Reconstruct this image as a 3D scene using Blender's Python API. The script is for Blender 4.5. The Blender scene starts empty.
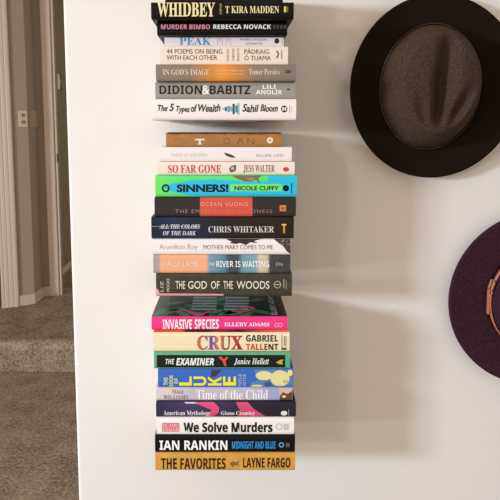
import bpy, bmesh, math, random
from mathutils import Vector, Matrix, noise
random.seed(4)
C = bpy.context.scene.collection
PI = math.pi

# ---------------------------------------------------------------- camera
F, CX, CY = 550.0, 227.0, 190.0          # focal length and optical centre in pixels of a 500 x 500 frame
PITCH = math.radians(6.3)
CAM = Vector((0.0, -1.10, 1.32))
cd = bpy.data.cameras.new('camera'); cam = bpy.data.objects.new('camera', cd); C.objects.link(cam)
cam.location = CAM; cam.rotation_euler = (PI/2 - PITCH, 0, 0)
cd.sensor_width = 36; cd.lens = F/500*36
cd.shift_x = (250-CX)/500; cd.shift_y = (CY-250)/500
cd.clip_start = 0.05
bpy.context.scene.camera = cam

# ---------------------------------------------------------------- light
w = bpy.data.worlds.new('world'); bpy.context.scene.world = w; w.use_nodes = True
bg = w.node_tree.nodes['Background']
bg.inputs['Color'].default_value = (1.0, 0.875, 0.75, 1); bg.inputs['Strength'].default_value = 0.60
def area(name, loc, target, sx, sy, power, col):
    l = bpy.data.lights.new(name, 'AREA'); l.shape = 'RECTANGLE'; l.size = sx; l.size_y = sy
    l.energy = power; l.color = col
    o = bpy.data.objects.new(name, l); C.objects.link(o)
    o.location = loc; o.rotation_euler = (Vector(target)-Vector(loc)).to_track_quat('-Z', 'Y').to_euler()
    return o
wl = area('window_light', (-4.0, -2.48, 1.80), (0.3, 0, 0.3), 0.62, 0.42, 74, (0.75, 0.86, 1.0))
wl.data.spread = math.radians(115)
area('low_window_light', (-4.0, -2.55, 0.62), (0.1, 0, 1.1), 0.5, 0.2, 24, (0.88, 0.93, 1.0))
area('table_lamp_light', (-2.95, -4.05, 1.70), (0.1, 0, 1.1), 0.34, 0.34, 29, (1.0, 0.84, 0.70))
area('ceiling_lamp_light', (-1.3, -1.2, 2.5), (-0.3, 0, 1.6), 0.6, 0.6, 5, (1.0, 0.56, 0.26))
vs = bpy.context.scene.view_settings
vs.view_transform = 'Standard'; vs.look = 'None'; vs.gamma = 1; vs.use_curve_mapping = False
vs.exposure = 0.0

# ---------------------------------------------------------------- helpers
cp, sp = math.cos(PITCH), math.sin(PITCH)
def ray(px, py):
    u, v = (px-CX)/F, -(py-CY)/F
    return Vector((u, cp + v*sp, -sp + v*cp))
def at_y(px, py, Y):
    r = ray(px, py); return CAM + r*((Y-CAM.y)/r.y)
def at_z(px, py, Z):
    r = ray(px, py); return CAM + r*((Z-CAM.z)/r.z)
def lin(c):
    return tuple((x/255/12.92 if x/255 <= 0.04045 else ((x/255+0.055)/1.055)**2.4) for x in c)
def hx(s): return (int(s[0:2],16), int(s[2:4],16), int(s[4:6],16))
_m = {}
def mat(col, rough=0.55, spec=0.4, metal=0.0, bump=0.0, bscale=300, var=0.0, vscale=40):
    if isinstance(col, str): col = hx(col)
    key = (col, rough, spec, metal, bump, bscale, var, vscale)
    if key in _m: return _m[key]
    m = bpy.data.materials.new('surface_%02x%02x%02x' % tuple(int(c) for c in col)); m.use_nodes = True
    nt = m.node_tree; b = nt.nodes['Principled BSDF']
    b.inputs['Base Color'].default_value = (*lin(col), 1); b.inputs['Roughness'].default_value = rough
    b.inputs['Specular IOR Level'].default_value = spec; b.inputs['Metallic'].default_value = metal
    tc = nt.nodes.new('ShaderNodeTexCoord')
    if var:
        n = nt.nodes.new('ShaderNodeTexNoise'); n.inputs['Scale'].default_value = vscale; n.inputs['Detail'].default_value = 6
        nt.links.new(tc.outputs['Object'], n.inputs['Vector'])
        r = nt.nodes.new('ShaderNodeValToRGB'); e = r.color_ramp.elements
        e[0].position = 0.3; e[1].position = 0.7
        a = lin(col); e[0].color = (*[x*(1-var) for x in a], 1); e[1].color = (*[min(1, x*(1+var)) for x in a], 1)
        nt.links.new(n.outputs['Fac'], r.inputs['Fac']); nt.links.new(r.outputs['Color'], b.inputs['Base Color'])
    if bump:
        n = nt.nodes.new('ShaderNodeTexNoise'); n.inputs['Scale'].default_value = bscale; n.inputs['Detail'].default_value = 4
        nt.links.new(tc.outputs['Object'], n.inputs['Vector'])
        bp = nt.nodes.new('ShaderNodeBump'); bp.inputs['Strength'].default_value = bump; bp.inputs['Distance'].default_value = 0.002
        nt.links.new(n.outputs['Fac'], bp.inputs['Height']); nt.links.new(bp.outputs['Normal'], b.inputs['Normal'])
    _m[key] = m
    return m
def ramp_mat(stops, rough=0.5, warp=0.0, wscale=30, const=False):
    """printed jacket whose colour changes along the spine; stops are (local x in metres, colour)"""
    m = bpy.data.materials.new('printed_jacket'); m.use_nodes = True
    nt = m.node_tree; b = nt.nodes['Principled BSDF']; b.inputs['Roughness'].default_value = rough
    b.inputs['Specular IOR Level'].default_value = 0.18
    tc = nt.nodes.new('ShaderNodeTexCoord'); sx = nt.nodes.new('ShaderNodeSeparateXYZ')
    nt.links.new(tc.outputs['Object'], sx.inputs[0])
    mr = nt.nodes.new('ShaderNodeMapRange')
    x0, x1 = stops[0][0], stops[-1][0]
    mr.inputs['From Min'].default_value = x0; mr.inputs['From Max'].default_value = x1
    src = sx.outputs['X']
    if warp:
        n = nt.nodes.new('ShaderNodeTexNoise'); n.inputs['Scale'].default_value = wscale; n.inputs['Detail'].default_value = 3
        nt.links.new(tc.outputs['Object'], n.inputs['Vector'])
        ma = nt.nodes.new('ShaderNodeMath'); ma.operation = 'MULTIPLY_ADD'; ma.inputs[1].default_value = warp
        nt.links.new(n.outputs['Fac'], ma.inputs[0]); nt.links.new(src, ma.inputs[2])
        mb = nt.nodes.new('ShaderNodeMath'); mb.operation = 'SUBTRACT'; mb.inputs[1].default_value = warp*0.5
        nt.links.new(ma.outputs[0], mb.inputs[0]); src = mb.outputs[0]
    nt.links.new(src, mr.inputs['Value'])
    r = nt.nodes.new('ShaderNodeValToRGB'); cr = r.color_ramp
    if const: cr.interpolation = 'CONSTANT'
    for i, (x, c) in enumerate(stops):
        p = (x-x0)/(x1-x0)
        e = cr.elements[i] if i < 2 else cr.elements.new(p)
    ps = [(x-x0)/(x1-x0) for x, c in stops]
    for i in range(len(stops)): cr.elements[i].position = ps[i]
    for i, (x, c) in enumerate(stops): cr.elements[i].color = (*lin(hx(c)), 1)
    nt.links.new(mr.outputs['Result'], r.inputs['Fac']); nt.links.new(r.outputs['Color'], b.inputs['Base Color'])
    return m
def mesh_obj(name, verts, faces, m, parent=None, smooth=False):
    me = bpy.data.meshes.new(name); me.from_pydata([tuple(v) for v in verts], [], faces); me.update()
    bm = bmesh.new(); bm.from_mesh(me); bmesh.ops.recalc_face_normals(bm, faces=bm.faces[:]); bm.to_mesh(me); bm.free()
    if m: me.materials.append(m)
    if smooth:
        for p in me.polygons: p.use_smooth = True
    o = bpy.data.objects.new(name, me); C.objects.link(o)
    if parent: o.parent = parent
    return o
def bm_obj(name, bm, m, parent=None, smooth=False):
    bmesh.ops.recalc_face_normals(bm, faces=bm.faces[:])
    me = bpy.data.meshes.new(name); bm.to_mesh(me); bm.free()
    if m: me.materials.append(m)
    if smooth:
        for p in me.polygons: p.use_smooth = True
    o = bpy.data.objects.new(name, me); C.objects.link(o)
    if parent: o.parent = parent
    return o
def bm_box(bm, x0, x1, y0, y1, z0, z1, bev=0.0):
    vs_ = [bm.verts.new((x, y, z)) for x in (x0, x1) for y in (y0, y1) for z in (z0, z1)]
    fs = [bm.faces.new([vs_[i] for i in q]) for q in ((0,1,3,2),(4,6,7,5),(0,4,5,1),(2,3,7,6),(0,2,6,4),(1,5,7,3))]
    if bev:
        es = list({e for f in fs for e in f.edges})
        bmesh.ops.bevel(bm, geom=es, offset=bev, segments=2, affect='EDGES', profile=0.5)
def box(name, x0, x1, y0, y1, z0, z1, m, parent=None, bev=0.0):
    bm = bmesh.new(); bm_box(bm, x0, x1, y0, y1, z0, z1, bev); return bm_obj(name, bm, m, parent)
def struct(o): o['kind'] = 'structure'; return o
def tag(o, label, cat, group=None):
    o['label'] = label; o['category'] = cat
    if group: o['group'] = group
    return o
def empty(name, loc):
    o = bpy.data.objects.new(name, None); o.empty_display_size = 0.05; C.objects.link(o); o.location = loc; return o

# ---------------------------------------------------------------- the setting
WALL = mat((233, 230, 226), 0.75, 0.25, bump=0.12, bscale=260)
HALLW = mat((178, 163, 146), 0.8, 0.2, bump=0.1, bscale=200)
TRIM = mat((226, 208, 190), 0.45, 0.4)
HZ = 0.17                                               # the hall floor is one carpeted step up
xl = at_y(70.6, 250, 0).x
bm = bmesh.new(); bm_box(bm, xl, 2.2, 0, 0.12, 0, 2.6)
es = [e for e in bm.edges if abs(e.verts[0].co.x-xl) < 1e-4 and abs(e.verts[1].co.x-xl) < 1e-4 and abs(e.verts[0].co.z-e.verts[1].co.z) > 1]
bmesh.ops.bevel(bm, geom=es, offset=0.006, segments=3, affect='EDGES', profile=0.5)
struct(bm_obj('wall_back', bm, WALL))

def carpet_mat(a, b, name):
    m = bpy.data.materials.new(name); m.use_nodes = True; nt = m.node_tree; bs = nt.nodes['Principled BSDF']
    bs.inputs['Roughness'].default_value = 0.95; bs.inputs['Specular IOR Level'].default_value = 0.1
    tc = nt.nodes.new('ShaderNodeTexCoord')
    n = nt.nodes.new('ShaderNodeTexNoise'); n.inputs['Scale'].default_value = 75; n.inputs['Detail'].default_value = 6; n.inputs['Roughness'].default_value = 0.75
    n2 = nt.nodes.new('ShaderNodeTexNoise'); n2.inputs['Scale'].default_value = 9
    nt.links.new(tc.outputs['Object'], n.inputs['Vector']); nt.links.new(tc.outputs['Object'], n2.inputs['Vector'])
    ad = nt.nodes.new('ShaderNodeMath'); ad.operation = 'MULTIPLY_ADD'; ad.inputs[1].default_value = 0.25
    nt.links.new(n2.outputs['Fac'], ad.inputs[0]); nt.links.new(n.outputs['Fac'], ad.inputs[2])
    r = nt.nodes.new('ShaderNodeValToRGB'); e = r.color_ramp.elements
    e[0].position = 0.48; e[1].position = 0.76; e[0].color = (*lin(a), 1); e[1].color = (*lin(b), 1)
    nt.links.new(ad.outputs[0], r.inputs['Fac']); nt.links.new(r.outputs['Color'], bs.inputs['Base Color'])
    bp = nt.nodes.new('ShaderNodeBump'); bp.inputs['Strength'].default_value = 0.7; bp.inputs['Distance'].default_value = 0.008
    nt.links.new(n.outputs['Fac'], bp.inputs['Height']); nt.links.new(bp.outputs['Normal'], bs.inputs['Normal'])
    return m
CARPET = carpet_mat((112, 95, 76), (196, 174, 148), 'carpet')
ystep = at_z(35, 372, 0).y                              # foot of the step
struct(box('floor', -3.2, 2.2, -3.6, ystep+0.02, -0.08, 0.0, CARPET))
# hall floor with a rounded carpeted nosing over the step
prof = [(ystep+0.006, 0.0), (ystep+0.006, HZ-0.085)]
for k in range(9):
    a = PI - PI*0.5*k/8 - 0.0
    prof.append((ystep+0.045+0.045*math.cos(a)*1.0, HZ-0.045+0.045*math.sin(a)))
prof += [(ystep+4.2, HZ), (ystep+4.2, -0.08), (ystep+0.006, -0.08)]
vsx = []; n = len(prof)
for x in (-3.2, 2.2): vsx += [(x, y, z) for y, z in prof]
fc = [(i, (i+1) % n, n+(i+1) % n, n+i) for i in range(n)] + [tuple(range(n)), tuple(range(2*n-1, n-1, -1))]
hf = struct(mesh_obj('floor_hall', vsx, fc, CARPET))
struct(box('ceiling_hall', -3.2, 2.2, 0.12, ystep+4.2, 2.6, 2.7, mat((225, 215, 200), 0.8)))

# hall walls at the far left, laid along base points on the hall floor
P0 = at_z(19.5, 305.5, HZ); P1 = at_z(35, 303, HZ); Pc = at_z(43.2, 295.7, HZ); P2 = at_z(50.4, 295.3, HZ); P3 = at_z(62.3, 294.6, HZ)
Pm = at_z(2, 307.5, HZ)
def wall_slab(name, A, B, m, z0=HZ, z1=2.6, th=0.1, bev=0.0):
    d = (B-A); d.z = 0; L = d.length; d.normalize()
    nrm = Vector((-d.y, d.x, 0))                         # away from the camera
    if nrm.dot((A+B)*.5-CAM) < 0: nrm = -nrm
    vs_ = []
    for z in (z0, z1):
        for p in (A, B, B+nrm*th, A+nrm*th): vs_.append((p.x, p.y, z))
    o = mesh_obj(name, vs_, [(0,1,2,3),(4,5,6,7),(0,1,5,4),(1,2,6,5),(2,3,7,6),(3,0,4,7)], m)
    return o
def lath(name, A, B, m, prof, z0, z1, parent=None):
    """vertical moulding from A to B: prof is a list of (t along, projection towards the camera)"""
    d = (B-A); d.z = 0; L = d.length; d.normalize(); nrm = Vector((d.y, -d.x, 0))
    if nrm.dot(Vector((CAM.x, CAM.y, 0))-Vector((A.x+B.x, A.y+B.y, 0))*.5) < 0: nrm = -nrm
    pts = [A + d*(t*L) + nrm*h for t, h in prof] + [B + nrm*-0.005, A + nrm*-0.005]
    vs_ = [(p.x, p.y, z) for z in (z0, z1) for p in pts]; k = len(pts)
    return mesh_obj(name, vs_, [tuple(range(k)), tuple(range(2*k-1, k-1, -1))] + [(i, (i+1) % k, k+(i+1) % k, k+i) for i in range(k)], m, parent)
flute = [(0, 0), (0, .012), (.06, .017), (.14, .018), (.2, .0155), (.26, .018), (.4, .019), (.46, .0165), (.52, .019), (.66, .020), (.72, .0175), (.78, .020), (.92, .021), (1, .016), (1, 0)]
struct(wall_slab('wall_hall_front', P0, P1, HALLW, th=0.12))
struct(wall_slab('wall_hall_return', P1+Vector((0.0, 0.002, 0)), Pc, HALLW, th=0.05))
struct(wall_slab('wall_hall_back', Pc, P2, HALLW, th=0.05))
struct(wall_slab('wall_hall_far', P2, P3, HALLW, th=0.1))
struct(lath('trim_1', Pm, P0, TRIM, flute, HZ, 2.55))
struct(lath('trim_2', P2, P2.lerp(P3, 0.80), TRIM, [(0, 0), (0, .014), (.06, .017), (.9, .018), (1, .012), (1, 0)], HZ, 2.3))
struct(lath('trim_3', P2.lerp(P3, 0.84), P3, TRIM, [(0, 0), (0, .006), (.7, .006), (.7, .018), (1, .018), (1, 0)], HZ, 2.3))
bprof = [(0, 0), (0, .013), (1, .013), (1, 0)]
def base(name, A, B, h=0.066):
    struct(lath(name, A, B, TRIM, bprof, HZ, HZ+h))
base('baseboard_front', P0, P1); base('baseboard_return', P1, Pc); base('baseboard_back', Pc, P2)
# dark room beyond the door
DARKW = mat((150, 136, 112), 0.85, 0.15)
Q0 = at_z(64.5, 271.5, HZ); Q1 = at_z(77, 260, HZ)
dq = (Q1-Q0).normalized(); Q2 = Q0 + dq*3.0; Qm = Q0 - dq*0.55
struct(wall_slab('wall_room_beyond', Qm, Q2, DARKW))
base('baseboard_beyond', Qm, Q2, 0.045)
struct(box('wall_hall_left', -3.2, -3.1, 0.3, ystep+4.2, HZ, 2.6, HALLW))
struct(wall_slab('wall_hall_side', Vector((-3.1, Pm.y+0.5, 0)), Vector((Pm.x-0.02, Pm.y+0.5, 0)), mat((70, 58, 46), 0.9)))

# ---------------------------------------------------------------- switch plates and door hardware
def on_line(A, B, px):
    """point of the vertical plane through A-B seen at column px (at eye height)"""
    r = ray(px, 120); r.z = 0
    d = B-A; o = CAM
    den = r.x*d.y - r.y*d.x
    t = ((A.x-o.x)*d.y - (A.y-o.y)*d.x)/den
    return Vector((o.x+r.x*t, o.y+r.y*t, 0))
def plate(name, A, B, pxa, pxb, pya, pyb, col, label, gang):
    a, b = on_line(A, B, pxa), on_line(A, B, pxb)
    d = (b-a); W = d.length; d.normalize()
    def zat(p, py):
        r = ray((pxa+pxb)/2, py); s = math.hypot(p.x-CAM.x, p.y-CAM.y)/math.hypot(r.x, r.y); return CAM.z + r.z*s
    z1, z0 = zat(a, pya), zat(a, pyb); H = z1-z0
    root = empty(name, (0, 0, 0)); root.matrix_world = Matrix.Translation(Vector((a.x, a.y, z0))) @ Matrix.Rotation(math.atan2(d.y, d.x), 4, 'Z')
    box('cover_plate', 0, W, -0.007, 0.0, 0, H, mat(col, 0.4), root, 0.0025)
    for i in range(gang):
        xc = W*(i+0.5)/gang
        for zz in (0.3, 0.7):
            if name == 'power_outlet':
                bm = bmesh.new(); bmesh.ops.create_cone(bm, cap_ends=True, segments=20, radius1=W*0.30, radius2=W*0.28, depth=0.004, matrix=Matrix.Translation((xc, -0.008, H*zz)) @ Matrix.Rotation(PI/2, 4, 'X'))
                s = bm_obj('socket', bm, mat((205, 190, 160), 0.4), root)
                bm = bmesh.new(); bm_box(bm, xc-W*.12, xc-W*.04, -0.0115, -0.0095, H*zz-.006, H*zz+.008); bm_box(bm, xc+W*.06, xc+W*.14, -0.0115, -0.0095, H*zz-.006, H*zz+.008)
                bm_obj('slot', bm, mat((50, 42, 32), 0.6), s)
        if name == 'light_switch':
            box('toggle', xc-W*.5/gang*.45, xc+W*.5/gang*.45, -0.011, -0.006, H*.25, H*.75, mat(col, 0.4), root, 0.0015)
    tag(root, label, 'outlet' if name == 'power_outlet' else 'switch')
plate('power_outlet', P0, P1, 18.3, 27.4, 110.5, 127, (226, 212, 186), 'cream wall outlet with dark sockets beside the fluted door casing', 1)
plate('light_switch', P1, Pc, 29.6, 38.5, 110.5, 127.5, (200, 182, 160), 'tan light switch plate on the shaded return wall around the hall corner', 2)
def hinge(name, px, py, h, wd, col, label, cat, knuckle):
    p = on_line(P2, P3, px); r = ray(px, py); s = math.hypot(p.x-CAM.x, p.y-CAM.y)/math.hypot(r.x, r.y); z = CAM.z+r.z*s
    root = empty(name, (p.x, p.y-0.02, z))
    M_ = mat(col, 0.4, 0.5, 0.6)
    box('leaf', -wd/2, wd/2, -0.004, 0.004, -h/2, h/2, M_, root, 0.001)
    if knuckle:
        bm = bmesh.new()
        bmesh.ops.create_cone(bm, cap_ends=True, segments=14, radius1=0.007, radius2=0.007, depth=h*1.1, matrix=Matrix.Translation((wd/2, -0.006, 0)))
        bm_obj('knuckle', bm, M_, root, True)
    tag(root, label, cat)
hinge('door_hinge', 61.5, 82, 0.10, 0.022, (128, 112, 92), 'pale metal door hinge high on the door frame by the wall edge', 'hinge', True)
hinge('strike_plate', 57.4, 158, 0.06, 0.012, (55, 40, 28), 'small dark latch strike plate set in the light door jamb', 'latch', False)

# ---------------------------------------------------------------- lettering
MAP = {}
def fancy(s, style):
    """style picks letters of the mathematical alphabets of the built-in font"""
    base_ = {'serif': (0x1D400, 0x1D41A), 'serif_italic': (0x1D468, 0x1D482), 'script': (0x1D4D0, 0x1D4EA), 'sans_bold': (0x1D5D4, 0x1D5EE), 'sans_italic': (0x1D63C, 0x1D656)}.get(style)
    if not base_: return s
    dg = {'serif': 0x1D7CE, 'serif_italic': 0x1D7CE, 'script': 0x1D7CE, 'sans_bold': 0x1D7EC, 'sans_italic': 0x1D7EC}[style]
    r = ''
    for ch in s:
        if 'A' <= ch <= 'Z': r += chr(base_[0]+ord(ch)-65)
        elif 'a' <= ch <= 'z': r += chr(base_[1]+ord(ch)-97)
        elif '0' <= ch <= '9': r += chr(dg+ord(ch)-48)
        else: r += ch
    return r
_tx = {}
def text_geo(s, style, off=0.0, sp=1.0):
    key = (s, style, off, sp)
    if key in _tx: return _tx[key]
    cu = bpy.data.curves.new('t', 'FONT'); cu.body = fancy(s, style); cu.resolution_u = 3; cu.offset = off; cu.space_character = sp
    cu.fill_mode = 'FRONT'
    o = bpy.data.objects.new('t', cu); C.objects.link(o)
    bpy.context.view_layer.update()
    dg = bpy.context.evaluated_depsgraph_get()
    me = bpy.data.meshes.new_from_object(o.evaluated_get(dg))
    vs_ = [(v.co.x, v.co.y) for v in me.vertices]; fs = [tuple(p.vertices) for p in me.polygons]
    bpy.data.meshes.remove(me); bpy.data.objects.remove(o); bpy.data.curves.remove(cu)
    _tx[key] = (vs_, fs); return _tx[key]

class Book:
    """a book lying flat, spine towards the room; front plane at Y, boxes are given as seen on the spine"""
    def __init__(s, label, xa, xb, zb, zt, Y, depth, cover, hard=True, pages='EADFCB'):
        s.Y = Y; ym = None
        s.x0, s.x1, s.zb, s.zt = xa, xb, zb, zt; s.t = zt-zb; s.L = xb-xa; s.depth = depth
        s.cx = (xa+xb)/2
        s.root = empty('book', (s.cx, Y, zb)); s.k = 0
        tag(s.root, label, 'book', 'books stacked flat on the wall shelves')
        t, L, d = s.t-0.0004, s.L, depth; r = min(0.0075, t*0.30) if hard else min(0.0012, t*.2); s.r = r; s.tt = t
        th = 0.0024 if hard else 0.0006; ov = 0.003 if hard else 0.0
        o = [(d, t)]
        if hard: o += [(0.011, t), (0.008, t-0.0007), (0.005, t)]
        e = s.e = r*(0.62 if hard else 1.0)              # flattened round: e deep, r high
        for k in range(9):
            a = PI/2 + PI/2*k/8; o.append((e + e*math.cos(a), t-r + r*math.sin(a)))
        for k in range(9):
            a = PI + PI/2*k/8; o.append((e + e*math.cos(a), r + r*math.sin(a)))
        if hard: o += [(0.005, 0), (0.008, 0.0007), (0.011, 0)]
        o += [(d, 0)]
        inn = [(d, th), (th+r*.8, th), (th, th+r*.8), (th, t-th-r*.8), (th+r*.8, t-th), (d, t-th)]
        loop = o + inn; n = len(loop)
        vs_ = [(-L/2, y, z) for y, z in loop] + [(L/2, y, z) for y, z in loop]
        fc = [(i, (i+1) % n, n+(i+1) % n, n+i) for i in range(n)] + [tuple(range(n)), tuple(range(2*n-1, n-1, -1))]
        s.cover = mesh_obj('cover', vs_, fc, cover, s.root)
        y1 = d-ov*1.4
        s.pages = box('page_block', -L/2+ov, L/2-ov, th+0.0006+s.e*.9, y1, th*0.98, t-th*0.98, page_mat(pages), s.root)
    def P(s, px, py):
        p = at_y(px, py, s.Y); return (p.x-s.cx, p.z-s.zb)
    def lx(s, px): return at_y(px, (128), s.Y).x - s.cx      # spine-local x at mid height
    def put(s, name, vs2, fs, m, lift=0.0002, label=None):
        me = bpy.data.meshes.new(name); me.from_pydata([(x, 0, z) for x, z in vs2], [], fs)
        bm = bmesh.new(); bm.from_mesh(me); bpy.data.meshes.remove(me)
        for q in (.03, .1, .2, .35, .55, .78, 1.0):       # wrap the print round the spine
            for z in (s.r*q, s.tt-s.r*q):
                bmesh.ops.bisect_plane(bm, geom=bm.verts[:]+bm.edges[:]+bm.faces[:], plane_co=(0, 0, z), plane_no=(0, 0, 1), dist=1e-6)
        for v in bm.verts:
            h = max(0.0, s.r-v.co.z, v.co.z-(s.tt-s.r)); h = min(h, s.r)
            v.co.y = s.e*(1-math.sqrt(max(0, 1-(h/s.r)**2))) - lift
        o = bm_obj(name, bm, m, s.root)
        for p in o.data.polygons: p.use_smooth = False
        if label: o['label'] = label
        return o
    def clampz(s, z): return min(max(z, 0.0003), s.tt-0.0003)
    def text(s, body, box_, col, style='sans', name='title_lettering', off=0.0, sp=1.0, rot=0, shear=0.0, m=None, wob=0.0, lift=0.0004):
        """box_ = (x0, x1, y_top, y_bottom) in the photograph"""
        vs_, fs = text_geo(body, style, off, sp)
        if not vs_: return
        if rot: vs_ = [(-y, x) for x, y in vs_]
        if shear: vs_ = [(x+shear*y, y) for x, y in vs_]
        if wob: vs_ = [(x, y + wob*math.sin(x*5.1)*0.6 + wob*math.sin(x*2.3+1)*0.4) for x, y in vs_]
        ax = min(v[0] for v in vs_); bx = max(v[0] for v in vs_); ay = min(v[1] for v in vs_); by = max(v[1] for v in vs_)
        (X0, Z1), (X1, Z0) = s.P(box_[0], box_[2]), s.P(box_[1], box_[3])
        out = [(X0+(x-ax)/(bx-ax)*(X1-X0), s.clampz(Z0+(y-ay)/max(1e-6, by-ay)*(Z1-Z0))) for x, y in vs_]
        return s.put(name, out, fs, m or mat(col, 0.5), lift)
    def poly(s, pts, col, name='printed_shape', m=None, lift=0.00015, label=None):
        v = []
        for px, py in pts:
            x, z = s.P(px, py); v.append((min(max(x, -s.L/2+0.0002), s.L/2-0.0002), s.clampz(z)))
        return s.put(name, v, [tuple(range(len(v)))], m or mat(col, 0.5), lift, label)
    def rect(s, x0, x1, y0, y1, col, name='printed_panel', **k): return s.poly([(x0,y0),(x1,y0),(x1,y1),(x0,y1)], col, name, **k)
    def oval(s, cx, cy, rx, ry, col, name='publisher_mark', n=20, a0=0, **k):
        return s.poly([(cx+rx*math.cos(2*PI*i/n), cy+ry*math.sin(2*PI*i/n)) for i in range(n)], col, name, **k)
    def ring(s, cx, cy, rx, ry, wd, col, name='publisher_mark', n=24, lift=0.0003):
        v, f = [], []
        for i in range(n):
            c, q = math.cos(2*PI*i/n), math.sin(2*PI*i/n)
            v.append(s.P(cx+rx*c, cy+ry*q)); v.append(s.P(cx+(rx-wd)*c, cy+(ry-wd)*q))
        for i in range(n):
            j = (i+1) % n; f.append((2*i, 2*j, 2*j+1, 2*i+1))
        return s.put(name, v, f, mat(col, 0.5), lift)
    def bars(s, rects, col, name='publisher_mark', lift=0.0003):
        v, f = [], []
        for x0, x1, y0, y1 in rects:
            k = len(v)
            for px, py in ((x0,y0),(x1,y0),(x1,y1),(x0,y1)):
                x, z = s.P(px, py); v.append((x, s.clampz(z)))
            f.append((k, k+1, k+2, k+3))
        return s.put(name, v, f, mat(col, 0.5), lift)
_pm = {}
def page_mat(c):
    if c in _pm: return _pm[c]
    m = bpy.data.materials.new('page_edges'); m.use_nodes = True; nt = m.node_tree; b = nt.nodes['Principled BSDF']
    b.inputs['Roughness'].default_value = 0.8
    tc = nt.nodes.new('ShaderNodeTexCoord'); wv = nt.nodes.new('ShaderNodeTexWave'); wv.bands_direction = 'Z'
    wv.inputs['Scale'].default_value = 400; wv.inputs['Distortion'].default_value = 0.6
    nt.links.new(tc.outputs['Object'], wv.inputs['Vector'])
    r = nt.nodes.new('ShaderNodeValToRGB'); a = lin(hx(c)); r.color_ramp.elements[0].color = (*[x*.78 for x in a], 1); r.color_ramp.elements[1].color = (*a, 1)
    nt.links.new(wv.outputs['Fac'], r.inputs['Fac']); nt.links.new(r.outputs['Color'], b.inputs['Base Color'])
    _pm[c] = m; return m

# ---------------------------------------------------------------- books: extents as seen, top to bottom
YF = -0.165                                              # plane of the spines
S = [  # key, x0, x1, y_top, y_bottom, setback in m
 ('top',      165, 283, -19, 1.6, 0.012),
 ('whidbey',  151, 293.8, 1.6, 18.6, -0.012),
 ('bimbo',    157, 287.3, 18.6, 35, 0.012),
 ('peak',     164.5, 283.8, 35, 46.3, 0.030),
 ('poems',    160, 288, 46.3, 63.6, 0.016),
 ('god',      155.8, 296, 63.8, 81, 0.0),
 ('didion',   155.3, 295.7, 81, 98.6, 0.012),
 ('wealth',   152.3, 296.2, 98.6, 120.2, 0.0),
 ('toan',     166, 282, 132.3, 146.8, 0.012),
 ('theo',     160, 291.8, 146.8, 161.6, 0.004),
 ('gone',     158, 294.6, 161.6, 175.3, 0.002),
 ('sinners',  155.3, 296.8, 175.3, 197.0, 0.0),
 ('gladness', 154.5, 296, 197.0, 216.8, 0.0),
 ('dark',     151.3, 293.8, 216.8, 238.8, 0.0),
 ('mother',   152.0, 290.8, 238.8, 255, 0.0),
 ('river',    153.3, 290.3, 255, 273.6, 0.0),
 ('woods',    156, 292, 273.6, 296.6, 0.0),
 ('invasive', 151.5, 287.5, 316.6, 331, 0.006),
 ('crux',     153, 289.6, 332.6, 352.2, -0.004),
 ('examiner', 154, 290.2, 352.2, 369.2, -0.004),
 ('luke',     158, 293.3, 369.2, 388, 0.0),
 ('time',     156.3, 292.5, 388, 402.3, 0.004),
 ('myth',     156, 296, 402.3, 417.6, 0.0),
 ('murders',  156.5, 294, 417.6, 435.3, 0.0),
 ('rankin',   155, 295, 435.3, 453, 0.0),
 ('favorites',155.3, 295.3, 453, 471.3, 0.0),
]
SX = {}
for i, (k, x0, x1, y0, y1, sb) in enumerate(S):
    Y = YF+sb
    first = k in ('top', 'toan', 'invasive'); last = k in ('wealth', 'woods', 'favorites')
    zt = at_y(225, y0, Y).z if first else SX[S[i-1][0]]['zb']
    Yb = Y if last else min(Y, YF+S[i+1][5])
    yb = y1 if last else S[i+1][3] if YF+S[i+1][5] < Y else y1
    zb = at_y(225, yb, Yb).z
    ym = (y0+y1)/2
    SX[k] = dict(xa=at_y(x0, ym, Y).x, xb=at_y(x1, ym, Y).x, zt=zt, zb=zb, Y=Y)
def book(k, label, cover, hard=True, depth=None, pages='EADFCB'):
    q = SX[k]; d = depth or min(0.158 - (q['Y']-YF) - 0.0, (q['xb']-q['xa'])*0.655)
    return Book(label, q['xa'], q['xb'], q['zb'], q['zt'], q['Y'], d, cover, hard, pages)
def stops(k, lst):
    q = SX[k]; c = (q['xa']+q['xb'])/2
    ym = [(s_[3]+s_[4])/2 for s_ in S if s_[0] == k][0]
    return [(at_y(px, ym, q['Y']).x-c, col) for px, col in lst]
def cov(c, rough=0.5, **k): return mat(c, rough, 0.18, **k)

book('top', 'black book at the very top of the stack, cut off by the picture edge', cov('1C1816'))

b = book('whidbey', 'thick black book with large cream lettering, topmost whole spine in the stack', cov('100E0B'))
b.text('WHIDBEY', (157.2, 215, 2.2, 16.8), 'EFE6AE', 'serif', off=0.01)
b.text('A MEMOIR', (219.5, 222, 3.5, 14.5), 'C9B95A', rot=1, name='subtitle_lettering')
b.text('T KIRA MADDEN', (225.3, 279, 6, 13.2), 'EFE6AE', 'serif', name='author_lettering')
b.rect(284, 286, 6.5, 12.2, 'E8E23C', 'publisher_mark'); b.rect(286.4, 288.2, 6.5, 12.2, '6B683E', 'publisher_mark')

b = book('bimbo', 'black book with pink and white bold lettering, under the cream lettered black one', cov('0E0C0A'))
b.text('MURDER BIMBO', (161, 210, 24.4, 29.2), 'F08FA8', 'sans_bold', off=0.004)
b.text('REBECCA NOVACK', (213.3, 271, 24.4, 29), 'FFFFFF', 'sans_bold', name='author_lettering', off=0.004)
b.bars([(273+i*3.6, 275.4+i*3.6, 24.8, 28.6) for i in range(4)], '4A443C')

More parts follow.
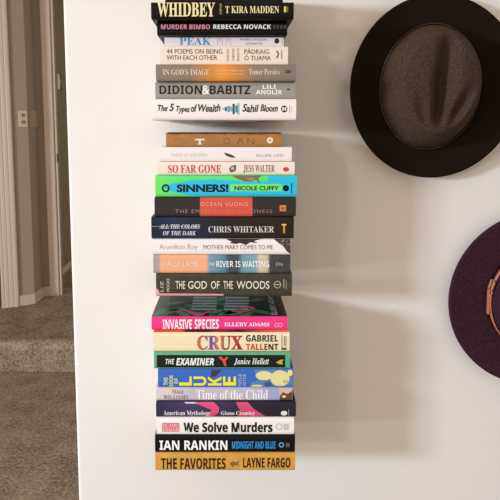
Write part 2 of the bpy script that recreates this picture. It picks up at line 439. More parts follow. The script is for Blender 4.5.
b = book('peak', 'slim pale lavender book with blue serif lettering between black and cream spines', cov('EDE6EA'), False)
b.text('PEAK', (179.4, 211, 37.4, 45), '4B9CC4', 'serif', off=-0.004)
b.bars([(217.3, 217.9, 37, 45), (219.5, 220.3, 38, 42), (222, 222.6, 37, 45), (225.5, 226.1, 37, 45), (228, 228.8, 38, 42), (230.5, 231, 37, 45)], 'DDA9B8', 'printed_rule')
b.text('Anders Ericsson', (240, 266, 38, 40.6), '8E8A92', name='author_lettering'); b.text('and Robert Pool', (246, 262, 42, 44.6), '8E8A92', name='author_lettering')
b.oval(276.8, 41, 2.4, 2.8, '2A282C'); b.rect(282, 282.6, 36.8, 45.5, 'B7AFBB', 'printed_rule')

b = book('poems', 'pale peach paperback with two lines of thin grey capitals, under the slim lavender book', cov('F6E5D6'), False)
g = '6A5E58'
b.text('44 POEMS ON BEING', (166.6, 222.4, 49, 53.8), g); b.text('WITH EACH OTHER', (166.6, 217, 55.2, 60), g)
for x, t_ in ((226.8, 'POETRY'), (232, 'UNBOUND'), (237, 'ESSAYS')): b.text(t_, (x, x+2.2, 48.5, 61), g, rot=1, name='subtitle_lettering')
b.text('PÁDRAIG', (244.3, 269, 48.2, 54), g, name='author_lettering'); b.text('Ó TUAMA', (244.3, 270.6, 54.6, 60.3), g, name='author_lettering')
b.poly([(276, 50.5), (277.6, 50.5), (279.2, 54), (277.6, 58), (276, 58), (277.6, 54)], g, 'publisher_mark'); b.rect(281, 282.2, 50, 59, 'A79C94', 'publisher_mark')

b = book('god', 'grey-brown book whose spine glows orange at its middle', ramp_mat(stops('god', [(155, '8A8276'), (190, '92806A'), (206, 'C98A45'), (222, 'F09A3E'), (238, 'C98A45'), (256, '8E8272'), (297, '857D72')])))
b.text("IN GOD'S IMAGE", (163, 209.5, 69.2, 75), 'E8DCC8', 'serif', off=-0.004)
b.text('how western civilization was', (216, 243.5, 69.3, 71.4), 'F8D8A8', name='subtitle_lettering'); b.text('shaped by a revolutionary idea', (216, 243.5, 73, 75), 'F8D8A8', name='subtitle_lettering')
b.text('Tomer Persico', (249, 279.5, 69, 74.6), 'EBDDC4', 'serif', name='author_lettering', off=-0.004)
b.bars([(285, 291, 70, 70.7), (285.5, 290.5, 71.2, 73)], '4A443C')

b = book('didion', 'medium grey book with heavy black capitals and a white ampersand', cov('A09B95'))
b.text('DIDION', (159.4, 202, 85.4, 94.2), '151312', style='sans_bold', off=-.002); b.text('&', (202, 209.6, 85.2, 94.4), 'FFFFFF', off=0.01); b.text('BABITZ', (209.6, 250.5, 85.4, 94.2), '151312', style='sans_bold', off=-.002)
b.text('LILI', (262.6, 276, 84.8, 88.8), 'FFFFFF', 'sans_bold', name='author_lettering'); b.text('ANOLIK', (256, 282.2, 90, 94.3), 'FFFFFF', 'sans_bold', name='author_lettering')
b.oval(288.4, 89.4, 1.6, 0.9, '3A3632')

b = book('wealth', 'thick white book with black handwritten lettering, lowest of the upper group', cov('F6F0EE'))
b.text('The', (157.6, 167.4, 104.6, 111.4), '2A2A2C', 'sans', shear=.22, off=.022, wob=.05); b.text('5', (169.2, 174.2, 103.6, 111.2), '2A2A2C', 'sans', shear=.22, off=.022)
b.text('Types', (176, 189.6, 105.6, 114), '2A2A2C', 'sans', shear=.22, off=.022, wob=.05); b.text('of', (190.8, 197, 104.4, 112), '2A2A2C', 'sans', shear=.22, off=.022); b.text('Wealth', (198, 220.4, 103.8, 112.2), '2A2A2C', 'sans', shear=.22, off=.022, wob=.05)
for x, hh, c in ((223.6, .9, '7FB6C8'), (226, 2.2, '2E6E8E'), (228.6, 3.2, '5FA3BE'), (231, 2.4, '7FB6C8'), (233.6, 5.2, '1F5068'), (236.4, 3.6, '3F86A4'), (238.3, 5.8, '8FC4D4')):
    b.rect(x-1.1, x+1.1, 109-hh, 109+hh, c, 'printed_bar')
b.text('Sahil', (242.4, 258.6, 103.8, 112.4), '2A2A2C', 'sans', shear=.22, name='author_lettering', off=.022, wob=.05); b.text('Bloom', (260.4, 277.6, 104.2, 112), '2A2A2C', 'sans', shear=.22, name='author_lettering', off=.022, wob=.05)
b.oval(284.2, 109, 3.2, 3.5, '2A2A2C')
b.bars([(282.2, 283.9, 107.2, 110.6), (284.6, 286.3, 107.2, 110.6)], 'F6F0EE', lift=0.0005); b.rect(289.3, 289.8, 105, 113, '9A9698', 'printed_rule'); b.rect(291.4, 291.9, 106, 112, 'B9B5B7', 'printed_rule')
# small print on the underside of its back cover
vv, ff = [], []
for i in range(34):
    x = -b.L/2+0.028+i*0.0054; wd = random.uniform(.0025, .0046)
    k = len(vv); vv += [(x, .012, -0.0002), (x+wd, .012, -0.0002), (x+wd, .018, -0.0002), (x, .018, -0.0002)]; ff.append((k, k+1, k+2, k+3))
mesh_obj('back_cover_print', vv, ff, mat('5A5452', .6), b.root)

b = book('toan', 'small kraft brown book with a pale T, on top of the middle group', cov('AC7B48', .7, var=.08), pages='A98458')
b.bars([(195, 204.6, 138.8, 140.4), (198.7, 200.9, 140.4, 143.6), (197.6, 202, 143.6, 144.5)], 'F1E4D0', 'title_lettering')
b.ring(226.6, 141.2, 3.4, 3, .7, '8A5A30', 'title_lettering')
b.text('A', (236.6, 243.6, 138.2, 144.2), '80522A', off=-0.02); b.text('N', (247.4, 254, 138.2, 144.2), '80522A', off=-0.02)
for q in ((173, 189.4, 139.2, 140.2), (179, 188, 142.2, 143.2), (210, 219, 140.4, 141.3)): b.rect(*q, '9A6C3E', 'small_print')
b.oval(270, 140.3, 3.1, 3.1, 'F3E6D4'); b.oval(270, 140.3, 1.1, 1.1, 'B07A44', lift=.0004)
bm = bmesh.new()
for i in range(60):                                     # torn dark top edge of the wrapper
    x = -b.L/2+0.004+i*(b.L-0.008)/60; hh = random.uniform(.0015, .0035)
    bm_box(bm, x, x+(b.L-0.008)/60, -.0004, .004, b.t-hh, b.t+.0003)
bm_obj('torn_edge', bm, mat('5C3A28', .8), b.root)['label'] = 'dark ragged upper edge'

b = book('theo', 'white book with pale grey lettering and a small dark feather', cov('F6EFEB'))
b.text('THEO of GOLDEN', (171, 206.5, 153.4, 156.6), 'B9BEC2', off=-0.01, sp=1.25)
b.poly([(224, 152.6), (228, 153.4), (233, 155.4), (236, 157.8), (231, 157.6), (226, 155.6)], '4A4038', 'printed_feather')
b.text('ALLEN LEVI', (256, 283, 154, 157), '8FA0AC', sp=1.3, name='author_lettering')

b = book('gone', 'cream book with tall red slab lettering above the bright green and blue spine', cov('F5E6DB'))
b.text('SO FAR GONE', (168, 221, 164.8, 173), 'D4423C', 'serif', off=0.0)
b.poly([(229, 168), (232, 165.4), (236.4, 165), (235.6, 171), (231, 172.6), (229.6, 171)], '6A625A', 'printed_picture'); b.rect(231, 234, 167, 169.6, 'C8BFB2', lift=.0003)
b.text('JESS WALTER', (243.4, 274.4, 164.8, 172.8), '857B70', 'serif', name='author_lettering', off=-0.004)
b.oval(286, 169.4, 3, 2.3, 'D8403C')

b = book('sinners', 'bright green and cyan book with bold black capitals', ramp_mat(stops('sinners', [(155, '78EE62'), (172, '66EA78'), (184, '62E67C'), (297, '5CE676')])))
b.poly([(163, 187), (172, 183.6), (190, 180.6), (214, 179.2), (240, 181.4), (268, 181.5), (268, 176), (296.6, 176), (296.6, 196.4), (200, 196.4), (184, 194.4), (170, 191)], '22C6EE', 'printed_wave')
b.rect(230, 282, 184, 191.2, '7CF070', lift=.0003)
b.ring(165.7, 188.2, 4, 4.1, 1.7, '080C0A', 'title_lettering')
b.text('SINNERS!', (176.6, 228.4, 184.2, 192.2), '080C0A', off=0.042); b.text('NICOLE CUFFY', (234.4, 279, 186, 190.4), '101412', name='author_lettering', off=0.03)
b.poly([(232, 175.8), (262, 175.8), (258, 178.4), (260, 183), (256, 180), (250, 181.6), (244, 181.2), (238, 179)], '7E6A52', 'printed_bird'); b.poly([(246, 178), (254, 177.4), (256, 179.4), (249, 180.6)], 'A08C70', 'printed_wing', lift=.0003)
b.oval(286, 188.2, 3.1, 3.1, '14606E'); b.oval(286, 188.2, 1.4, 1.4, '0C2A30', lift=.0004)
b.rect(291.2, 292.2, 183, 193.4, '1478A0', 'small_print')

b = book('gladness', 'dark charcoal book with a red block left of its middle', cov('363130'))
b.rect(200, 252.4, 197.4, 216.4, 'DC5640', label='red block')
b.text('OCEAN VUONG', (200.4, 248, 202.2, 206), 'F3C4B4', name='author_lettering', off=-0.01, sp=1.2); b.text('THE EMPEROR OF GLADNESS', (175.4, 272, 209.4, 213), 'B98A7C', off=-0.01, sp=1.25)
b.rect(279.6, 286, 205.2, 211.2, 'D9834C', 'publisher_mark'); b.rect(281.4, 284.4, 207, 209.6, 'A85A30', 'publisher_mark', lift=.0003)

b = book('dark', 'thick navy to brown-black book with white serif capitals and a yellow mark', ramp_mat(stops('dark', [(151, '22283C'), (175, '2B3450'), (200, '272C40'), (225, '2A2426'), (255, '30261F'), (294, '2A211B')]), warp=.01))
b.text('ALL THE COLORS', (159.4, 200, 224.4, 228.6), 'E4E8F0', 'serif_italic'); b.text('OF THE DARK', (163, 196, 231, 235.2), 'E4E8F0', 'serif_italic')
b.text('CHRIS WHITAKER', (208.4, 274, 226.2, 232.4), 'DAD6D2', 'serif', name='author_lettering', off=-0.004)
b.rect(151.8, 200, 226.1, 226.7, '8E96A8', 'printed_rule'); b.rect(281.6, 286.4, 224, 225.4, 'F2D24A', 'publisher_mark'); b.rect(283, 285, 225.4, 233, 'C49A3C', 'publisher_mark')

b = book('mother', 'white book with a dark ragged blot on its spine and purple-grey lettering', cov('F5EFEE'))
b.text('Arundhati Roy', (159.4, 197.4, 244.4, 250.6), 'A66A9A', name='author_lettering', off=-0.02); b.text('MOTHER MARY COMES TO ME', (203.4, 273, 245, 249.4), '6E6468', off=-0.01)
b.poly([(226, 239.2), (232, 242), (229, 243), (236, 244), (240, 243), (246, 245), (250, 242.4), (258, 243), (254, 241), (262, 239.2)], '332A2A', 'printed_blot')
b.poly([(274, 239.2), (290.6, 239.2), (290.6, 254.4), (286.6, 251), (283, 246), (278, 242.6)], '4A3E3C', 'printed_blot')
for i in range(16):
    x, y = random.uniform(281, 289.5), random.uniform(240, 250)
    if (x-277)*1.2 > y-240: b.oval(x, y, .5, .5, 'B8ACA8', 'speckle', n=6, lift=.0003)

b = book('river', 'book with a peach spine end and slate blue bands with white capitals', ramp_mat(stops('river', [(153, 'A9A3A2'), (159, 'B4A4A0'), (160.5, 'F2B288'), (206, 'F2B288'), (209, '7FA0B4'), (224, '5A8AA4'), (229, '4A5158'), (238, '4A5158'), (243, '6FA0B2'), (256, '7FA8B4'), (260, 'D8CDAE'), (267, 'CFC2A0'), (270, '4A4A4C'), (291, '434345')]), warp=.004))
b.text('WALLY LAMB', (160.4, 198.4, 261, 266.4), 'FBE2CC', name='author_lettering'); b.text('THE', (209, 214.6, 262.6, 265.4), 'FFFFFF'); b.text('RIVER IS WAITING', (216.4, 269.2, 261, 267), 'FFFFFF', 'sans_bold', off=-0.01)
b.bars([(276, 277.4, 262, 266), (278.2, 280.6, 262.6, 265.4), (281.2, 283, 263.4, 266)], '8A8A8A')

b = book('woods', 'thick dark olive book with tall cream capitals, lowest of the middle group', cov('454338', var=.22, vscale=60))
for x, t_ in ((160.4, 'LIZ'), (166.6, 'MOORE')): b.text(t_, (x, x+3, 281 if t_ == 'LIZ' else 278.5, 291.6), 'DCD6C4', rot=1, name='author_lettering')
for t_, x0, x1 in (('THE', 175.6, 185.2), ('GOD', 188, 207), ('OF', 211, 219.6), ('THE', 223.4, 232.8), ('WOODS', 236.6, 269.4)): b.text(t_, (x0, x1, 281, 288.8), 'F0E8D4', off=0.005)
b.ring(277.4, 284.6, 3.6, 3.6, .6, 'CFC8B4'); b.rect(274.6, 280.2, 284.3, 285, 'CFC8B4', 'publisher_mark')
b.rect(283.4, 284.3, 279, 288, 'A8A18E', 'small_print'); b.rect(285.8, 286.5, 280, 289.4, '98917E', 'small_print')
b.poly([(156.2, 288), (158.6, 290), (159.6, 293.4), (223.6, 294), (223.6, 296), (156.2, 296)], 'E8AFB0', 'printed_edge_band', label='pink printed strip along the lower edge')

b = book('invasive', 'pink spined book with white condensed capitals, its dark green cover showing', cov('F0418A'))
b.text('INVASIVE', (162.6, 192, 319.4, 329.4), 'FFFFFF', style='sans_bold', off=.004); b.text('SPECIES', (194.6, 218.8, 319.2, 329), 'FFFFFF', style='sans_bold', off=.004)
b.text('ELLERY ADAMS', (224.4, 269.4, 322.4, 326.2), 'FFF0F4', 'serif', name='author_lettering', off=0.01)
b.ring(276.6, 325, 2, 2.2, .6, 'FBC0D4'); b.ring(280.4, 325, 2, 2.2, .6, 'FBC0D4')
# printed picture on the upper board
T = b.t
def board(pts, name, c, lift=.0002, label=None):
    o = mesh_obj(name, [(x, y, T-.0004+lift) for x, y in pts], [tuple(range(len(pts)))], mat(c, .45), b.root)
    if label: o['label'] = label
    return o
hl = b.L/2
def pb(px, py):
    p = at_z(px, py, b.zb+T); return (p.x-b.cx, p.y-b.Y)
board([(-hl+.0004, .004), (hl-.0004, .004), (hl-.0004, b.depth-.001), (-hl+.0004, b.depth-.001)], 'front_cover_art', '26332B', .0001, 'dark green printed cover')
board([(-hl+.001, .004), (-hl+.028, .004), (-hl+.020, b.depth-.002), (-hl+.001, b.depth-.002)], 'printed_border', '505854')
board([(hl-.052, .004), (hl-.002, .004), (hl-.002, b.depth-.002), (hl-.044, b.depth-.002)], 'printed_border', '1E2020')
def blob(px, py, sx, sy, ang, c, nm='printed_leaf', lift=.0003):
    x, y = pb(px, py); n = 14; pts = []
    for i in range(n):
        a = 2*PI*i/n; u, v = sx*math.cos(a), sy*math.sin(a)*abs(math.cos(a/2))**.5
        pts.append((x+u*math.cos(ang)-v*math.sin(ang), min(max(y+u*math.sin(ang)+v*math.cos(ang), .004), b.depth-.002)))
    board(pts, nm, c, lift)
for px, py, a, c in ((170, 312, .9, '2C8A5A'), (184, 314, 2.2, '30966A'), (176, 303, .3, '3A9266'), (206, 303, 1.2, '2C8A5A'), (214, 312, .7, '3AA074'), (222, 304, 2.4, '2C8A5A'), (232, 312, .6, '3AA074'), (238, 313, .7, '30966A'), (227, 313, .6, '3AA074'), (262, 312, 2.6, '2C8A5A'), (205, 315, .2, '1E5A3C'), (178, 309, .5, '2C8A5A'), (190, 307, 1.9, '2C8A5A'), (222, 299, .9, '3AA074'), (255, 300, .5, '2C8A5A'), (200, 314, 2.6, '3AA074'), (246, 314, 1.0, '2C8A5A'), (160, 312, 1.1, '30966A')):
    blob(px, py, .020, .0095, a, c)
for px, py in ((178, 303.5), (183, 302.5)): blob(px, py, .007, .004, .4, '8A5A3A', 'printed_mushroom', .0004)
def striped(px0, px1, py0, py1, nm):
    v, f = [], []; n = 5
    for i in range(n):
        ya = py0+(py1-py0)*(i+.12)/n; yb = py0+(py1-py0)*(i+.72)/n; k = len(v)
        for q in ((px0-i*.5, ya), (px1-i*.15, ya), (px1-i*.15-.1, yb), (px0-i*.5-.3, yb)):
            x, y = pb(*q); v.append((x, y, T+.0001))
        f.append((k, k+1, k+2, k+3))
    mesh_obj(nm, v, f, mat('B4C2C2', .5), b.root)
striped(193.5, 217, 296.5, 311, 'cover_title_lettering'); striped(226, 249, 296.5, 311, 'cover_title_lettering')
def snake(path, wd, c):
    v, f = [], []
    P_ = [Vector(pb(*p)) for p in path]
    for i, p in enumerate(P_):
        d = (P_[min(i+1, len(P_)-1)]-P_[max(i-1, 0)]).normalized(); nn = Vector((-d.y, d.x))*wd*(.35+.65*math.sin(PI*min(.95, .08+i/len(P_))))
        for q in (p+nn, p-nn): v.append((q.x, max(q.y, .004), T+.0002))
    for i in range(len(P_)-1): f.append((2*i, 2*i+1, 2*i+3, 2*i+2))
    mesh_obj('printed_snake', v, f, mat(c, .5), b.root)
snake([(176+ i*1.6, 312.5-2.4*math.sin(i*.33)-.0*i) for i in range(22)], .0050, 'E8648F')
snake([(237+13*math.sin(i*.3)+i*.55, 313-6*abs(math.sin(i*.15))+ (3 if i > 9 else 0)*math.sin((i-9)*.3)) for i in range(20)], .0042, 'E8648F')
vs_, fs_ = text_geo('ELLERY ADAMS', 'sans', 0, 1.0)
ax = min(v[0] for v in vs_); bx = max(v[0] for v in vs_); ay = min(v[1] for v in vs_); by = max(v[1] for v in vs_)
xa_, ya_ = pb(277, 313); W_ = .010
mesh_obj('cover_author_lettering', [(xa_-(v[1]-ay)/(by-ay)*W_, .010+(v[0]-ax)/(bx-ax)*(b.depth-.03), T+.0002) for v in vs_], fs_, mat('DDE2E0', .5), b.root)

b = book('crux', 'cream yellow book with big orange and purple capitals', cov('F6E6C0'))
b.text('CRUX', (197, 242.4, 335.4, 350), 'D0644A', 'serif', off=0.015, m=ramp_mat(stops('crux', [(196, 'E0764A'), (205, 'B04A6A'), (212, '6A5AA0'), (220, 'E08A5A'), (226, '6A3A4A'), (234, 'C0403A'), (243, '8A2A34')]), warp=.012, wscale=80))
b.text('GABRIEL', (246, 278, 335, 341.6), '26282C', style='sans_bold', off=.004, name='author_lettering')
b.text('TALLENT', (246, 278, 343.8, 350), '26282C', style='sans_bold', off=.004, name='author_lettering', m=ramp_mat(stops('crux', [(245, 'D24A3A'), (262, 'C04A34'), (267, '2A2628'), (279, '26282C')])))
b.bars([(281.6, 282.2, 334.6, 347), (284, 284.6, 336, 346), (285.6, 286.2, 336, 346), (281.4, 286.4, 347.6, 350)], '5A544A')
bm = bmesh.new(); bm_box(bm, -b.L/2+.001, b.L/2-.001, .0036, .02, b.t-.0003, b.t-.0001)
bm_obj('front_cover_art', bm, ramp_mat(stops('crux', [(153, 'E86A4A'), (180, 'F07A40'), (186, '4A2A2A'), (205, '3A2426'), (220, 'A0443A'), (240, '30262A'), (262, 'E07A4A'), (290, 'F0B070')]), warp=.02, wscale=60), b.root)['label'] = 'orange and black printed front cover edge'

b = book('examiner', 'green bordered book with a black panel and white italic lettering', cov('5DB288'))
b.rect(156.8, 285.2, 355, 367.6, '0D1412', label='black panel')
b.text('THE', (165.6, 174.4, 358.8, 364), 'F2F2EE', 'sans_italic'); b.text('EXAMINER', (176, 214, 358, 365.2), 'F2F2EE', 'sans_italic', off=0.015)
b.poly([(218, 357), (221, 356.4), (224, 359), (227, 356.2), (228, 358), (225.4, 361), (226.6, 366), (224.4, 366), (222.6, 361), (219.6, 358.6)], 'E0563E', 'printed_figure', lift=.0004)
b.text('Janice Hallett', (234, 269, 358, 365), 'F2F2EE', 'serif_italic', name='author_lettering')
b.poly([(276, 362.4), (280, 359.8), (283.6, 359.4), (282, 362), (283, 364.2), (279, 364)], 'D2B04A', 'publisher_mark', lift=.0004)

b = book('luke', 'royal blue book with big yellow sideways letters and pale yellow circles', cov('3F6FC8'))
for x0, x1, t_, a, q in ((163.6, 167.8, 'THE', 377.4, 385), (169.2, 173.4, 'BOOK', 375, 386.6), (174.4, 178, 'OF', 378, 383.6)): b.text(t_, (x0, x1, a, q), 'E6E890', 'sans_bold', rot=1)
for x0, x1, t_ in ((179, 191.8, 'L'), (193.4, 206.4, 'U'), (208, 221.6, 'K'), (223, 236, 'E')): b.text(t_, (x0, x1, 376.4, 385.6), 'F6EE38', 'sans_bold', off=0.004, rot=1)
b.poly([(212, 370), (222, 370), (216, 376), (210, 378)], '3A3C4A', 'printed_shape')
for x0, t_ in ((238.6, 'TITLE'), (243, 'VICTOR')): b.text(t_, (x0, x0+3, 374, 386.6), 'BFD2EE', rot=1, name='author_lettering')
b.poly([(254, 369.6), (292.8, 369.6), (292.8, 387.4), (248, 387.4), (252, 382), (258, 381)], '5B83BE', 'printed_panel', lift=.0001)
for cx, cy, rx, ry in ((264, 375.6, 8.4, 4.6), (280, 378.4, 9.6, 8), (257, 386, 6, 1.4), (290, 373, 2.6, 3)): b.oval(cx, cy, rx, ry, 'ECE59E', 'printed_circle', lift=.0002+.00002*cx/100)
b.oval(268, 384, 4, 2.4, '3A5C94', 'printed_circle', lift=.0004); b.rect(283, 288, 380, 383, 'C8C078', 'publisher_mark', lift=.0005)

b = book('time', 'pale lavender book with white serif lettering and a small picture at its right end', ramp_mat(stops('time', [(156, 'DAD2D6'), (170, 'E4D4CE'), (190, 'C9C1CE'), (230, 'C8C2D0'), (258, 'C2BED0'), (266, 'AEB2D6'), (279, 'A6ACD8'), (293, 'A6ACD8')]), warp=.006))
b.text('NIALL', (172, 184, 389.6, 393.6), '8A8088', 'serif', name='author_lettering', off=-0.004); b.text('WILLIAMS', (163.4, 188, 395, 399.6), '8A8088', 'serif', name='author_lettering', off=-0.004)
b.text('Time of the Child', (196.4, 268, 389.8, 399.6), 'FFFFFF', 'serif', off=0.0)
b.rect(279.4, 292, 388.4, 401.8, 'D9C3A4', label='small printed picture')
b.poly([(279.6, 396), (283, 392), (287, 394), (292, 391), (292, 401.6), (279.6, 401.6)], '6A4C34', 'printed_shape', lift=.0003); b.oval(284, 396.4, 2, 1.2, 'EADBC0', 'printed_shape', lift=.0004)

b = book('myth', 'dark navy book with a pink printed shape and small white lettering', ramp_mat(stops('myth', [(156, '34304A'), (190, '4A3F62'), (225, '3A3450'), (250, '2C2A38'), (296, '2A2833')])))
b.poly([(194, 402.8), (214, 402.8), (219, 407), (219, 412), (213, 417), (205, 417), (212, 410)], 'E0507A', 'printed_shape', label='pink shape')
b.poly([(236, 402.8), (248, 402.8), (254, 409), (266, 416.8), (238, 416.8), (240, 410)], 'D84E78', 'printed_shape', label='pink shape')
b.poly([(184, 402.8), (199, 402.8), (197, 403.8), (186, 403.8)], 'E4D8DC', 'printed_shape')
b.text('American Mythology', (163.4, 210.4, 410.6, 416.4), 'F4F0F2', 'serif', off=-0.004); b.text('Giano Cromley', (221, 255, 411, 416), 'F4F0F2', 'serif', name='author_lettering', off=-0.004)
b.oval(284, 413.2, 3.2, 2.4, 'F0ECE8'); b.rect(288.4, 289, 409, 416.6, '9A98A0', 'printed_rule')

b = book('murders', 'white book with bold black lettering and small red block capitals', cov('F7F3F1'))
b.rect(162, 179.4, 423, 426.9, 'E0304A', 'author_panel'); b.rect(162, 179.4, 427.3, 431.6, 'E0304A', 'author_panel')
b.text('RICHARD', (162.6, 178.8, 423.5, 426.4), 'F9D8DC', 'sans_bold', name='author_lettering'); b.text('OSMAN', (162.6, 178.8, 427.9, 431), 'F9D8DC', 'sans_bold', name='author_lettering')
b.text('We Solve Murders', (183.4, 272.4, 422, 432.2), '0F0F0F', 'sans_bold', off=.02)
b.ring(279, 426.6, 3.2, 3.2, .7, 'B8B4B2'); b.rect(283.4, 289, 423.8, 430, 'D2CECC', 'publisher_mark')

b = book('rankin', 'black book with heavy white capitals followed by blue ones', cov('100F0F'))
b.text('IAN RANKIN', (159.4, 227.4, 440.4, 449.8), 'FFFFFF', 'sans_bold', off=.008)
b.text('MIDNIGHT AND BLUE', (232, 275.4, 441.2, 448.6), '2E9AE8', 'sans_bold', off=0.004)
b.ring(281.4, 444.8, 2.7, 2.7, 1.2, '5AA6D8'); b.rect(286, 289.6, 443, 447, '5A5A5E', 'publisher_mark')

b = book('favorites', 'gold book with tall black capitals, lowest in the whole stack', cov('D9A24A', .35, var=.10, vscale=50))
b.text('THE FAVORITES', (161, 225.6, 458, 469), '241A10', style='sans_bold', off=.004); b.text('LAYNE FARGO', (243, 290.2, 457.6, 467.6), '241A10', style='sans_bold', off=.004, name='author_lettering')
b.poly([(229.6, 463), (233, 461), (236, 462.6), (239.6, 460.4), (238, 464), (240, 466.4), (235.6, 465), (232, 467)], '8A6430', 'printed_ornament')

# ---------------------------------------------------------------- hidden wall shelves that carry the three groups
STEEL = mat((205, 200, 194), 0.5, 0.4)
for k, top, nm, lb in (('wealth', 'top', 'wall_shelf', 'pale metal shelf bracket under the upper group of books'), ('woods', 'toan', 'wall_shelf', 'pale metal shelf bracket under the middle group of books'), ('favorites', 'invasive', 'wall_shelf', 'pale metal shelf bracket under the lowest group of books')):
    q = SX[k]; z = q['zb']; cx = (q['xa']+q['xb'])/2; z2 = SX[top]['zt']
    root = empty('wall_shelf', (cx, 0, z))
    box('shelf_plate', -.055, .055, -.125, 0, -.0022, -.0001, STEEL, root, .0006)
    box('back_plate', -.02, .02, -.003, 0, -.0022, (z2-z)*.8, STEEL, root, .0006)
    tag(root, lb, 'shelf', 'metal brackets behind the stacked books')

# ---------------------------------------------------------------- hats
def felt(a, b_, name, sheen=0.3):
    m = bpy.data.materials.new(name); m.use_nodes = True; nt = m.node_tree; bs = nt.nodes['Principled BSDF']
    bs.inputs['Roughness'].default_value = 0.9; bs.inputs['Specular IOR Level'].default_value = 0.15
    bs.inputs['Sheen Weight'].default_value = sheen; bs.inputs['Sheen Roughness'].default_value = 0.5
    bs.inputs['Sheen Tint'].default_value = (*lin(b_), 1)
    tc = nt.nodes.new('ShaderNodeTexCoord'); n = nt.nodes.new('ShaderNodeTexNoise'); n.inputs['Scale'].default_value = 320; n.inputs['Detail'].default_value = 6
    nt.links.new(tc.outputs['Object'], n.inputs['Vector'])
    r = nt.nodes.new('ShaderNodeValToRGB'); e = r.color_ramp.elements; e[0].position = .35; e[1].position = .7
    e[0].color = (*lin(a), 1); e[1].color = (*lin(b_), 1)
    nt.links.new(n.outputs['Fac'], r.inputs['Fac']); nt.links.new(r.outputs['Color'], bs.inputs['Base Color'])
    bp = nt.nodes.new('ShaderNodeBump'); bp.inputs['Strength'].default_value = .25; bp.inputs['Distance'].default_value = .001
    nt.links.new(n.outputs['Fac'], bp.inputs['Height']); nt.links.new(bp.outputs['Normal'], bs.inputs['Normal'])
    return m
def ss(a, b_, x):
    t = min(1, max(0, (x-a)/(b_-a))); return t*t*(3-2*t)
def make_hat(loc, tilt, a, bb, ca, cb, H, fm, brim_h, crown_h, name, label, lo, fbrim=None):
    """hat hung flat on the wall, crown to the room. local x right, z up, -y out of the wall"""
    root = empty(name, loc); root.rotation_euler = (0, tilt, 0)
    N = 96
    # brim: closed ring with thickness
    R = 14; vs_, f = [], []
    for side in (0, 1):
        for j in range(R+1):
            t = j/R
            for i in range(N):
                th = 2*PI*i/N; c, s = math.cos(th), math.sin(th)
                rx = ca*0.985+(a-ca*0.985)*t; rz = cb*0.985+(bb-cb*0.985)*t
                y = -brim_h(t, th) + (0.0035 if side else 0)
                vs_.append((rx*c, y, rz*s))
    M_ = (R+1)*N
    for j in range(R):
        for i in range(N):
            k = (i+1) % N; q = (j*N+i, j*N+k, (j+1)*N+k, (j+1)*N+i); f.append(q); f.append(tuple(M_+v for v in reversed(q)))
    for i in range(N):
        k = (i+1) % N; f.append((R*N+i, R*N+k, M_+R*N+k, M_+R*N+i)); f.append((k, i, M_+i, M_+k))
    mesh_obj('brim', vs_, f, fbrim or fm, root, True)
    # crown: polar height field that starts as an upright side wall
    K = 40; vs_, f = [], []
    for j in range(K+1):
        t = j/K                                        # 0 at the brim, 1 at the top centre
        for i in range(N):
            th = 2*PI*i/N; c, s = math.cos(th), math.sin(th)
            if t < 0.5:
                u = t/0.5; sc = 1-0.10*u - 0.16*u*u; h = H*(0.90*u)
            else:
                u = (t-0.5)/0.5; sc = 0.74*(1-u)**0.72 if u < 1 else 0; h = H*(0.90+0.10*math.sin(u*PI/2)**.8)
            x, z = ca*sc*c, cb*sc*s
            y, x, z = crown_h(x, z, h, t)
            vs_.append((x, -lo-y, z))
    for j in range(K):
        for i in range(N):
            k = (i+1) % N; f.append((j*N+i, j*N+k, (j+1)*N+k, (j+1)*N+i))
    o = mesh_obj('crown', vs_, f, fm, root, True)
    bm = bmesh.new(); bm.from_mesh(o.data); bmesh.ops.remove_doubles(bm, verts=bm.verts[:], dist=1e-5); bmesh.ops.recalc_face_normals(bm, faces=bm.faces[:]); bm.to_mesh(o.data); bm.free()
    sub = o.modifiers.new('smooth', 'SUBSURF'); sub.levels = 1; sub.render_levels = 1
    tag(root, label, 'hat', 'felt hats hung on the wall')
    return root
def band(name, parent, ca, cb, y0, y1, m, out=.0015, ridge=False):
    N = 96; vs_, f = [], []
    for th_o in (0.0, out):
        for y in (y0, y1):
            for i in range(N):
                th = 2*PI*i/N; vs_.append(((ca+th_o)*math.cos(th), -y, (cb+th_o)*math.sin(th)))
    for i in range(N):
        k = (i+1) % N
        f += [(i, k, N+k, N+i), (2*N+i, 3*N+i, 3*N+k, 2*N+k), (i, 2*N+i, 2*N+k, k), (N+i, N+k, 3*N+k, 3*N+i)]
    return mesh_obj(name, vs_, f, m, parent, True)

# brown fedora
hc = at_y(430.7, 88, -0.012)
def bh(t, th):      # rim turned up towards the room
    return 0.012 + 0.010*t*t + 0.004*t**3*math.cos(2*th)
def ch(x, z, h, t):
    top = ss(.38, .72, t)
    cxr = .008                                           # the long centre crease
    d = .033*math.exp(-((x-cxr)/.016)**2)*ss(-.10, -.045, z)*top*(1-.45*ss(-.02, .09, z))
    # front pinch: hollows on both sides of the crease running to the narrow end
    pl = .009*math.exp(-((x+.030+.25*(z+.05))/.014)**2)*math.exp(-((z+.050)/.034)**2)*ss(.2, .6, t)
    pr = .022*math.exp(-((x-.042-.30*(z+.05))/.013)**2)*math.exp(-((z+.045)/.034)**2)*ss(.2, .6, t)
    nar = 1-.16*ss(.02, -.10, z)*ss(.1, .55, t)
    return h-d-pl-pr, x*nar-.008-.009*t, z
FB = felt((54, 42, 33), (80, 64, 52), 'brown_felt', .12)
FBB = felt((20, 11, 5), (30, 19, 10), 'dark_brim_felt', .03)
hat = make_hat(hc, math.radians(4), .1625, .174,   .0945, .117, .086, FB, bh, ch, 'fedora_hat', 'dark brown felt fedora with a pinched crown, hung beside the top of the book stack', .012, FBB)
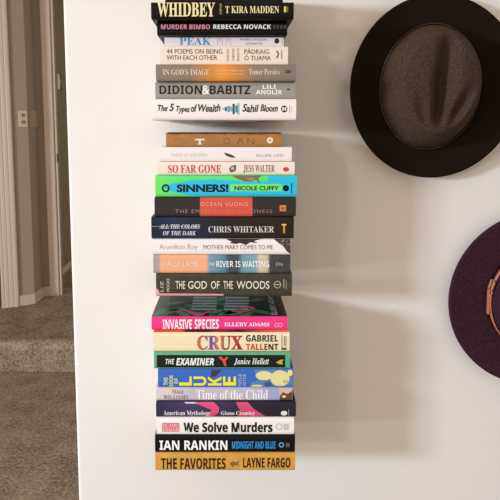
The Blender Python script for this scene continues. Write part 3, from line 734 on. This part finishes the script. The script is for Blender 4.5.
band('hat_band', hat, .095, .1175, .013, .022, mat((62, 47, 35), .7)).location.x = -.008
# plum wide brimmed hat
hc2 = at_y(534, 297, -0.008)
def bh2(t, th): return 0.010 + 0.006*t*t
def ch2(x, z, h, t):
    top = ss(.42, .75, t); return h-.018*math.exp(-(x/.024)**2)*top, x, z
FP = felt((44, 22, 34), (70, 42, 54), 'plum_felt', .12)
hat2 = make_hat(hc2, 0, .180, .180, .100, .106, .105, FP, bh2, ch2, 'wide_brim_hat', 'plum felt wide-brim hat with a tan leather band, cut off at the right edge', .012)
LE = mat((196, 112, 96), .45, .5); 
lb = band('leather_band', hat2, .1005, .1065, .020, .029, LE, .002); lb['label'] = 'tan-pink leather band'
GOLD = mat((246, 214, 164), .35, .5, .8)
def at_band(th, y, out=.004): return Vector(((.1005+out)*math.cos(th), -y, (.1065+out)*math.sin(th)))
def band_piece(nm, th, wd, hgt, m):
    bm = bmesh.new(); bm_box(bm, -wd/2, wd/2, -hgt/2, hgt/2, -.0016, .0016, .0006)
    o = bm_obj(nm, bm, m, hat2)
    o.location = at_band(th, .0245); o.rotation_euler = (0, 0, 0)
    tng = Vector((-math.sin(th), 0, math.cos(th))); nrm = Vector((math.cos(th), 0, math.sin(th))); ax = Vector((0, 1, 0))
    o.matrix_local = Matrix.Translation(o.location) @ Matrix((tng, ax, tng.cross(ax))).transposed().to_4x4()
    return o
band_piece('strap_keeper', math.radians(174), .004, .013, GOLD)
bm = bmesh.new()
for x0, x1, y0, y1 in ((-.011, -.008, -.008, .008), (.008, .011, -.008, .008), (-.011, .011, -.008, -.0055), (-.011, .011, .0055, .008), (-.001, .001, -.006, .006)): bm_box(bm, x0, x1, y0, y1, -.0016, .0016, .0005)
th = math.radians(163); tng = Vector((-math.sin(th), 0, math.cos(th))); ax = Vector((0, 1, 0))
o = bm_obj('buckle', bm, GOLD, hat2); o.matrix_local = Matrix.Translation(at_band(th, .0245)) @ Matrix((tng, ax, tng.cross(ax))).transposed().to_4x4()
band_piece('strap_end', math.radians(181), .05, .0085, LE)
